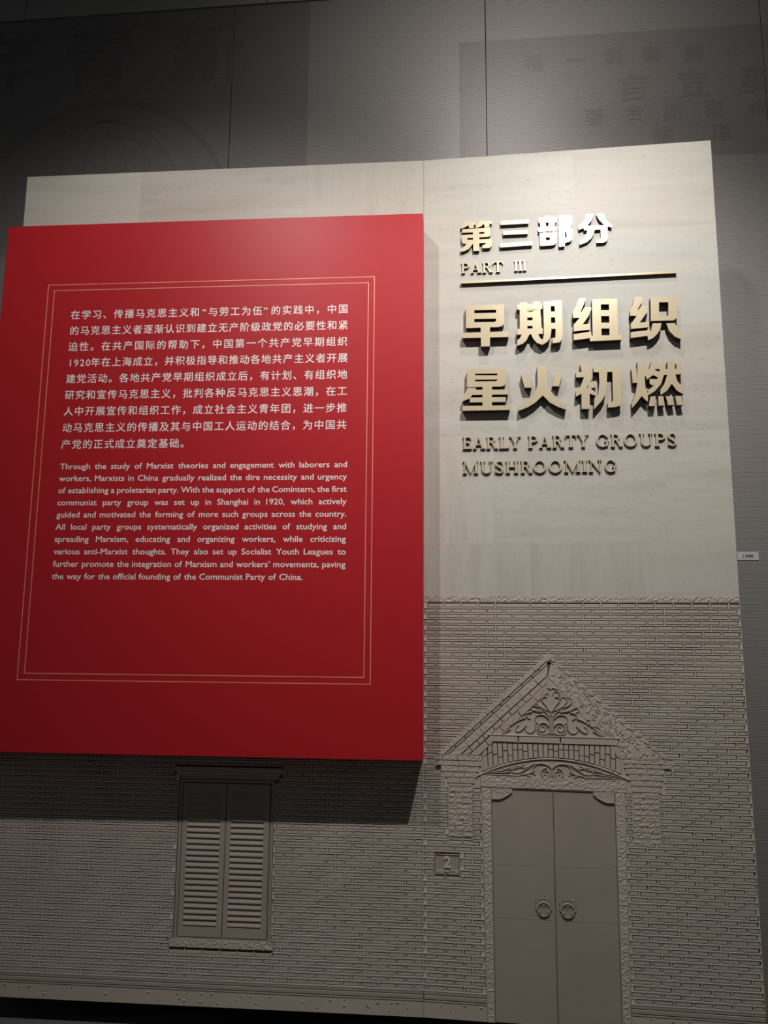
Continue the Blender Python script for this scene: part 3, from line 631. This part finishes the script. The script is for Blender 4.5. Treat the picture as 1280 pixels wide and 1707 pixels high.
# ------------------------------------------------------------------ raised lettering on the right face
def letter_object(name, bm, label, cat, group, mat_=None, bev=.0007):
    xs = [v.co.x for v in bm.verts]; zs_ = [v.co.z for v in bm.verts]; cx, cz = (min(xs) + max(xs)) / 2, min(zs_)
    for v in bm.verts: v.co.x -= cx; v.co.z -= cz
    bm.normal_update()
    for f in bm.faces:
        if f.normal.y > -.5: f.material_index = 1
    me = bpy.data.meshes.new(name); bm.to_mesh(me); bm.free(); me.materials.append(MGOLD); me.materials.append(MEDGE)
    o = put(name, me, None, face_point(AR, cx, cz, 0), AR)
    if bev:
        md = o.modifiers.new('b', 'BEVEL'); md.width = bev; md.segments = 1; md.limit_method = 'ANGLE'; md.angle_limit = math.radians(60); md.use_clamp_overlap = True; md.material = 0
    return tag(o, label, cat, group)
GLYPH={
 '第':[[[1580,15717],[1770,15712],[1749,15536],[1629,15475],[1502,15422],[1420,15421],[1503,15538]],[[1567,15677],[2021,15668],[2020,15539],[1730,15534],[1554,15535]],[[1749,15556],[1944,15551],[1949,15417],[1767,15415]],[[2166,15693],[2373,15693],[2327,15551],[2220,15458],[2069,15409],[2019,15421],[2032,15531],[2121,15594]],[[2222,15662],[2642,15669],[2634,15540],[2334,15539],[2145,15524]],[[2353,15558],[2534,15554],[2551,15414],[2351,15419]],[[1499,15382],[2582,15390],[2580,15225],[1498,15239]],[[2351,15402],[2582,15390],[2572,15077],[2515,15027],[2346,15024]],[[1469,15146],[2517,15155],[2566,15078],[2496,15014],[1468,15010]],[[1469,15146],[1695,15145],[1692,14793],[1548,14782],[1479,14887]],[[1467,14942],[2626,14923],[2624,14770],[1673,14783],[1548,14782],[1485,14860]],[[1911,15379],[2156,15379],[2146,14463],[1915,14470]],[[1693,14820],[1899,14808],[1899,14754],[1759,14573],[1596,14488],[1438,14457],[1439,14592],[1585,14678]],[[2389,14926],[2626,14919],[2622,14670],[2584,14591],[2521,14555],[2266,14556],[2267,14684],[2386,14711]]],
 '三':[[[2965,15643],[4051,15627],[4023,15467],[2962,15467]],[[3052,15225],[3993,15213],[3990,15045],[3055,15049]],[[2926,14714],[4149,14727],[4140,14567],[2930,14546]]],
 '部':[[[4631,15739],[4853,15734],[4850,15624],[4629,15632]],[[4408,15673],[5084,15663],[5078,15461],[4404,15471]],[[4453,15475],[4656,15468],[4681,15245],[4473,15258]],[[4791,15466],[5017,15465],[4987,15239],[4755,15254]],[[4381,15271],[5073,15260],[5069,15100],[4383,15096]],[[4431,15046],[5062,15047],[5057,14860],[4427,14872]],[[4431,15046],[4658,15039],[4645,14518],[4437,14527]],[[4823,15048],[5062,15047],[5045,14634],[4994,14564],[4896,14530],[4810,14529]],[[4436,14738],[4950,14727],[5020,14609],[4896,14530],[4437,14527]],[[5159,15718],[5385,15710],[5350,14456],[5131,14456]],[[5158,15711],[5647,15693],[5659,15491],[5153,15517]],[[5427,15694],[5647,15693],[5662,15584],[5624,15319],[5547,15190],[5369,15121],[5367,15282],[5418,15359]],[[5374,15308],[5549,15270],[5642,15104],[5666,14889],[5606,14693],[5507,14626],[5360,14602],[5365,14788],[5420,14798],[5447,14876],[5426,14997],[5369,15121]]],
 '分':[[[6193,15706],[6453,15695],[6366,15433],[6215,15250],[6078,15145],[5876,15084],[5882,15264],[6050,15400],[6152,15568]],[[6550,15709],[6816,15705],[6897,15439],[7001,15312],[7112,15226],[7107,15093],[6941,15163],[6806,15245],[6656,15428],[6576,15580]],[[6075,15225],[6949,15223],[6943,15050],[6075,15052]],[[6212,15163],[6477,15146],[6446,14936],[6343,14730],[6181,14580],[5900,14478],[5899,14624],[6054,14747],[6167,14886]],[[6689,15159],[6948,15170],[6936,14667],[6878,14565],[6780,14518],[6522,14520],[6527,14659],[6629,14659],[6679,14709]]],
 '早':[[[1627,12204],[1935,12199],[1926,11301],[1619,11307]],[[1627,12204],[3036,12182],[3036,11969],[1625,12008]],[[1914,11883],[2770,11861],[2766,11629],[1912,11650]],[[1621,11537],[2678,11500],[2988,11379],[2814,11295],[1619,11307]],[[2748,12187],[3036,12182],[3032,11414],[2970,11343],[2814,11291],[2675,11292],[2678,11495],[2739,11538]],[[1487,11123],[3200,11112],[3188,10892],[1485,10919]],[[2162,11342],[2510,11336],[2500,10555],[2171,10559]]],
 '期':[[[3533,12147],[4455,12139],[4450,11927],[3529,11943]],[[3621,12226],[3897,12221],[3884,11153],[3601,11166]],[[4096,12239],[4371,12235],[4390,11167],[4073,11172]],[[3881,11834],[4104,11823],[4100,11612],[3876,11613]],[[3883,11511],[4098,11501],[4093,11281],[3879,11291]],[[3507,11188],[4450,11183],[4445,10955],[3503,10959]],[[3886,12065],[4109,12054],[4107,11925],[3883,11935]],[[3675,10970],[3958,10962],[3841,10726],[3702,10604],[3503,10539],[3507,10731],[3603,10827]],[[4017,10959],[4274,10959],[4347,10795],[4422,10728],[4418,10529],[4215,10619],[4082,10788]],[[4483,12211],[4757,12216],[4754,11051],[4713,10798],[4590,10639],[4425,10537],[4429,10728],[4477,10881],[4486,11246]],[[4483,12211],[5168,12242],[5162,12012],[4478,12027]],[[4739,11812],[4978,11809],[4972,11580],[4750,11581]],[[4745,11371],[4966,11361],[4960,11133],[4739,11134]],[[4895,12237],[5168,12242],[5166,10887],[5118,10690],[5031,10603],[4784,10577],[4790,10785],[4892,10790],[4907,11044]]],
 '组':[[[5776,12283],[6055,12278],[5836,11757],[5812,11521],[5549,11524],[5557,11771],[5673,11967]],[[5976,11925],[6221,11913],[6218,11831],[6117,11580],[5888,11253],[5566,11204],[5567,11259],[5795,11522],[5677,11527],[5683,11746],[5869,11747]],[[5567,11250],[5888,11263],[6150,11269],[6142,11042],[5568,11004]],[[5556,10896],[6131,10961],[6182,10959],[6194,10814],[6123,10718],[5550,10661]],[[6256,12213],[6569,12216],[6553,10780],[6235,10794]],[[6256,12213],[7156,12205],[7148,11986],[6250,12012]],[[6545,11778],[6864,11763],[6855,11536],[6546,11551]],[[6537,11297],[6846,11283],[6838,11057],[6537,11070]],[[6863,12210],[7156,12205],[7147,10611],[6831,10624]],[[6135,10816],[7162,10790],[7270,10794],[7263,10606],[6128,10600]]],
 '织':[[[7794,12228],[8069,12223],[8018,11998],[7866,11742],[7856,11507],[7590,11511],[7607,11709],[7699,11923]],[[8013,11889],[8245,11878],[8184,11610],[7919,11234],[7602,11185],[7823,11500],[7715,11505],[7724,11722],[7907,11740]],[[7604,11221],[7919,11234],[8243,11255],[8235,11067],[8192,11041],[7603,11005]],[[7590,10888],[8154,10926],[8239,10977],[8286,10921],[8278,10742],[8178,10719],[7582,10664]],[[8341,12182],[8639,12176],[8606,11274],[8318,11288]],[[8341,12182],[9290,12171],[9280,11963],[8333,11992]],[[8969,12178],[9290,12171],[9255,11451],[9209,11345],[9091,11270],[8926,11269]],[[8318,11477],[9099,11449],[9192,11328],[9090,11265],[8318,11279]],[[8372,11186],[8684,11181],[8633,10959],[8527,10785],[8372,10630],[8187,10549],[8178,10710],[8301,10884]],[[8848,11165],[9151,11160],[9238,10932],[9353,10784],[9341,10536],[9126,10652],[8941,10874]]],
 '星':[[[1641,9707],[1944,9704],[1937,8998],[1635,8999]],[[1641,9707],[3056,9672],[3053,9479],[1639,9516]],[[1925,9451],[2769,9420],[2767,9258],[1923,9279]],[[1637,9216],[2714,9197],[3021,9087],[2865,8985],[1635,8999]],[[2755,9674],[3056,9672],[3047,9086],[2986,9016],[2865,8981],[2711,8986],[2714,9197],[2749,9223]],[[2205,9025],[2549,9013],[2546,8207],[2196,8217]],[[1669,8976],[1963,8961],[1953,8853],[1831,8695],[1726,8564],[1475,8464],[1476,8617],[1555,8758]],[[1798,8894],[3145,8859],[3134,8671],[1814,8696]],[[1735,8599],[3047,8575],[3044,8388],[1733,8411]],[[1465,8284],[3195,8258],[3192,8081],[1463,8105]]],
 '火':[[[4211,9734],[4575,9721],[4574,8977],[4654,8796],[4799,8578],[4995,8360],[5224,8202],[5203,8027],[4922,8141],[4625,8318],[4388,8592],[4121,8334],[3847,8165],[3506,8033],[3510,8219],[3784,8362],[4025,8586],[4148,8813],[4204,9026]],[[3617,9405],[3907,9413],[3998,8899],[3735,8908]],[[4829,9415],[5115,9405],[4984,8919],[4733,8927]]],
 '初':[[[5755,9722],[6023,9721],[6063,9434],[5805,9434]],[[5596,9433],[6180,9438],[6182,9234],[6092,9042],[5882,9236],[5598,9237]],[[5882,9244],[6182,9252],[6111,9094],[6005,8903],[5780,8627],[5568,8510],[5575,8722],[5738,8894]],[[5770,8840],[6061,8830],[6043,8038],[5754,8047]],[[6005,8903],[6117,8784],[6270,8646],[6266,8523],[6029,8619]],[[6042,9026],[6310,9096],[6306,8963],[6243,8833],[6101,8808],[6019,8832]],[[6227,9606],[7189,9588],[7181,9393],[6221,9410]],[[6408,9528],[6715,9517],[6671,8986],[6606,8565],[6483,8340],[6191,8016],[6210,8331],[6359,8591],[6415,8995]],[[6883,9581],[7197,9587],[7161,8214],[7117,8128],[6935,8081],[6679,8063],[6686,8246],[6843,8268],[6879,8345]]],
 '燃':[[[7782,9758],[8012,9749],[8013,8832],[8098,8531],[8086,8244],[7999,8307],[7875,8460],[7686,8212],[7523,8026],[7522,8200],[7668,8580],[7740,8946]],[[7557,9482],[7730,9485],[7757,8963],[7585,8961]],[[8005,9404],[8163,9460],[8228,9440],[8114,9092],[8014,9219]],[[8266,9748],[8494,9739],[8317,9243],[8072,9058],[8083,9304],[8179,9442]],[[8335,9648],[8734,9642],[8717,9439],[8326,9454]],[[8547,9640],[8734,9642],[8692,9247],[8561,8883],[8338,8628],[8104,8479],[8096,8671],[8298,8822],[8458,9115],[8535,9376]],[[8294,9473],[8405,9398],[8549,9340],[8483,9131],[8284,9235]],[[8171,9090],[8456,9071],[8399,8889],[8266,8841],[8172,8914]],[[8701,9440],[9300,9427],[9290,9225],[8674,9221]],[[8828,9726],[9064,9735],[9080,9233],[9118,9004],[9328,8682],[9317,8474],[9099,8620],[8934,8879],[8760,8632],[8526,8474],[8526,8657],[8675,8879],[8787,9208]],[[9125,9653],[9279,9656],[9275,9410],[9122,9416]],[[8175,8433],[8362,8435],[8289,8072],[8103,8078]],[[8444,8441],[8621,8427],[8654,8087],[8444,8085]],[[8702,8424],[8936,8417],[8985,8103],[8775,8092]],[[9025,8423],[9243,8424],[9290,8093],[9081,8083]]],
}

ROW = {'第三部分': ('short top heading row', .0140), '早期组织': ('upper large heading row', .0300), '星火初燃': ('lower large heading row', .0300)}
PLACE = ('first', 'second', 'third', 'last')
for row, (rn, dp) in ROW.items():
    for i, ch in enumerate(row):
        bm = union_prism([[(x / 1e4, z_ / 1e4) for x, z_ in p] for p in GLYPH[ch]], dp, H + .0003)
        letter_object('raised_character', bm, 'raised gold Chinese character %s, %s in the %s' % (ch, PLACE[i], rn), 'character', 'gold characters of the ' + rn)
# serif capitals, cap height 100
def R_(x0, x1, y0, y1): return [(x0, y0), (x1, y0), (x1, y1), (x0, y1)]
def foot(x0, x1, y, up_=True, e=8): 
    a, b = (0, 5) if up_ else (100, 95); c = 9 if up_ else 91
    return [[(x0 - e, a), (x1 + e, a), (x1 + e, b), (x0 - e, b)], [(x0 - e * .6, b), (x1 + e * .6, b), (x1, c), (x0, c)]]
def stem(x0, x1, top=True, bot=True, y0=0, y1=100):
    r = [R_(x0, x1, y0, y1)]
    if bot: r += foot(x0, x1, 0)
    if top: r += foot(x0, x1, 100, False)
    return r
def brush(pts, ws, k=6):
    P = spline(pts, k); n = len(P); out = []; W = []
    for i in range(n):
        f = i / (n - 1) * (len(ws) - 1); j = min(int(f), len(ws) - 2); W.append((ws[j] + (ws[j + 1] - ws[j]) * (f - j)) / 2)
    L_, R2 = [], []
    for i, p in enumerate(P):
        t_ = (P[min(i + 1, n - 1)] - P[max(i - 1, 0)]).normalized(); q = Vector((-t_.y, t_.x)) * W[i]; L_.append(p + q); R2.append(p - q)
    for i in range(n - 1): out.append([tuple(L_[i]), tuple(R2[i]), tuple(R2[i + 1]), tuple(L_[i + 1])])
    return out
def ring(cx, cy, rx, ry, tx, ty, a0=0, a1=2 * pi, n=28):
    out = []
    for i in range(n):
        p, q = a0 + (a1 - a0) * i / n, a0 + (a1 - a0) * (i + 1) / n
        out.append([(cx + rx * cos(p), cy + ry * sin(p)), (cx + rx * cos(q), cy + ry * sin(q)), (cx + (rx - tx) * cos(q), cy + (ry - ty) * sin(q)), (cx + (rx - tx) * cos(p), cy + (ry - ty) * sin(p))])
    return out
def bowl(x, top, bot, r, t_=15, th=7): return ring(x, (top + bot) / 2, r, (top - bot) / 2, t_, th, -pi / 2, pi / 2, 12) + [R_(x - 14, x + .5, top - th, top), R_(x - 14, x + .5, bot, bot + th)]
SW = 16
CAPS = {
 'P': stem(8, 8 + SW) + bowl(36, 100, 46, 34), 'R': stem(8, 8 + SW) + bowl(36, 100, 50, 32) + [[(36, 54), (52, 54), (80, 6), (62, 6)], R_(60, 90, 0, 6)],
 'A': [[(43, 100), (50, 100), (20, 4), (13, 4)], [(40, 100), (54, 100), (88, 4), (69, 4)], R_(26, 66, 30, 37), R_(4, 30, 0, 6), R_(60, 98, 0, 6)],
 'T': stem(34, 34 + SW, False) + [R_(2, 82, 92, 100), [(2, 100), (2, 72), (6, 72), (14, 93)], [(82, 100), (82, 72), (78, 72), (70, 93)]],
 'E': stem(8, 8 + SW) + [R_(8, 62, 92, 100), R_(8, 66, 0, 7), R_(20, 48, 48, 55), [(62, 100), (62, 76), (58, 76), (50, 93)], [(68, 0), (70, 28), (65, 28), (54, 6)], R_(45, 50, 38, 65)],
 'L': stem(8, 8 + SW) + [R_(8, 64, 0, 7), [(66, 0), (69, 30), (64, 30), (52, 6)]],
 'Y': stem(38, 38 + SW, False, True, 0, 48) + [[(10, 97), (28, 97), (54, 44), (38, 44)], [(72, 97), (80, 97), (54, 44), (47, 50)], R_(0, 36, 94, 100), R_(62, 92, 94, 100)],
 'I': stem(8, 8 + SW), 'O': ring(50, 50, 48, 52, 16, 7), 'G': ring(50, 50, 48, 52, 16, 7, .62, 2 * pi - .55, 26) + [R_(74, 88, 6, 42), R_(64, 98, 40, 46), [(86, 100), (90, 100), (90, 72), (86, 72), (78, 88)]],
 'U': [R_(10, 26, 34, 98), R_(74, 81, 34, 98)] + ring(45.5, 36, 35.5, 38, 16, 8, pi, 1.5 * pi, 10) + ring(45.5, 36, 35.5, 38, 7, 8, 1.5 * pi, 2 * pi, 10) + [R_(0, 36, 94, 100), R_(64, 92, 94, 100)],
 'M': [R_(12, 19, 0, 98), R_(88, 104, 0, 98), [(10, 100), (26, 100), (62, 8), (56, 0)], [(90, 100), (98, 100), (62, 0), (55, 0)], R_(0, 30, 0, 5), R_(80, 113, 0, 5), R_(0, 26, 95, 100), R_(90, 113, 95, 100)],
 'N': [R_(12, 19, 0, 98), R_(76, 83, 2, 98), [(8, 100), (24, 100), (84, 0), (76, 0)], R_(0, 31, 0, 5), R_(0, 24, 95, 100), R_(66, 94, 95, 100)],
 'H': stem(8, 24) + stem(66, 82) + [R_(20, 70, 47, 54)],
 'S': brush([(56, 78), (50, 93), (32, 97), (14, 86), (14, 70), (32, 56), (50, 42), (58, 26), (48, 6), (28, 3), (10, 14), (6, 28)], [4, 7, 9, 13, 18, 19, 19, 16, 11, 8, 7, 4], 5) + [[(54, 100), (59, 100), (59, 70), (55, 70)], [(4, 0), (8, 0), (8, 32), (4, 32)]],
}
LINES = {
 'PART III': (.0090, [('P', 0.145, 0.1765, 1.3605, 1.4026), ('A', 0.1811, 0.2223, 1.3595, 1.4018), ('R', 0.2256, 0.2639, 1.3587, 1.4005), ('T', 0.2644, 0.3041, 1.3585, 1.4008), ('I', 0.3454, 0.359, 1.3594, 1.4007), ('I', 0.3614, 0.375, 1.359, 1.4002), ('I', 0.3776, 0.3909, 1.3591, 1.4003)]),
 'EARLY PARTY GROUPS': (.0090, [('E', 0.1455, 0.1801, 0.6703, 0.7164), ('A', 0.1838, 0.229, 0.6698, 0.7168), ('R', 0.2322, 0.2744, 0.6695, 0.7156), ('L', 0.2783, 0.3164, 0.6692, 0.7144), ('Y', 0.3153, 0.3576, 0.6689, 0.7145), ('P', 0.3836, 0.4191, 0.6685, 0.7145), ('A', 0.4234, 0.467, 0.668, 0.7148), ('R', 0.4713, 0.513, 0.668, 0.7143), ('T', 0.5156, 0.5569, 0.6682, 0.7157), ('Y', 0.5596, 0.6003, 0.6679, 0.7153), ('G', 0.6253, 0.6721, 0.6665, 0.7147), ('R', 0.6771, 0.719, 0.6665, 0.7141), ('O', 0.7225, 0.7696, 0.6653, 0.7136), ('U', 0.7771, 0.8222, 0.6655, 0.7136), ('P', 0.8298, 0.8671, 0.6651, 0.7129), ('S', 0.8752, 0.9051, 0.6642, 0.7125)]),
 'MUSHROOMING': (.0090, [('M', 0.1448, 0.2013, 0.578, 0.624), ('U', 0.209, 0.2547, 0.5764, 0.6233), ('S', 0.2621, 0.2943, 0.5763, 0.6229), ('H', 0.3005, 0.3463, 0.577, 0.6221), ('R', 0.3548, 0.3973, 0.5764, 0.6216), ('O', 0.3989, 0.4475, 0.5748, 0.6214), ('O', 0.4547, 0.5028, 0.5744, 0.6209), ('M', 0.5096, 0.568, 0.5757, 0.6205), ('I', 0.5733, 0.5917, 0.5759, 0.6191), ('N', 0.5971, 0.6426, 0.575, 0.6193), ('G', 0.6524, 0.6939, 0.5733, 0.6189)]),
}
ORD = ['first', 'second', 'third', 'fourth', 'fifth', 'sixth', 'seventh', 'eighth', 'ninth', 'tenth', 'last']
for ln, (dp, items) in LINES.items():
    words = ln.split(); flat = [(wd, i) for wd in words for i in range(len(wd))]
    for (ch, x0, x1, z0, z1), (wd, i) in zip(items, flat):
        P = CAPS[ch]; xs = [q[0] for p in P for q in p]; ys = [q[1] for p in P for q in p]; a0, a1, b0, b1 = min(xs), max(xs), min(ys), max(ys)
        polys = [[(x0 + (q[0] - a0) / (a1 - a0) * (x1 - x0), z0 + (q[1] - b0) / (b1 - b0) * (z1 - z0)) for q in p] for p in P]
        bm = union_prism(polys, dp, H + .0003)
        pl = 'last' if i == len(wd) - 1 else ORD[i]
        letter_object('raised_letter', bm, 'small raised gold serif letter %s, %s letter of the word %s' % (ch, pl, wd), 'letter', 'gold letters of ' + ln, bev=.0003)
bm = union_prism([[(.1429, 1.3155), (.9347, 1.3150), (.9347, 1.3243), (.1429, 1.3248)]], .015, H + .0003)
letter_object('raised_rule', bm, 'long thin horizontal gold bar under the words PART III', 'bar', None)
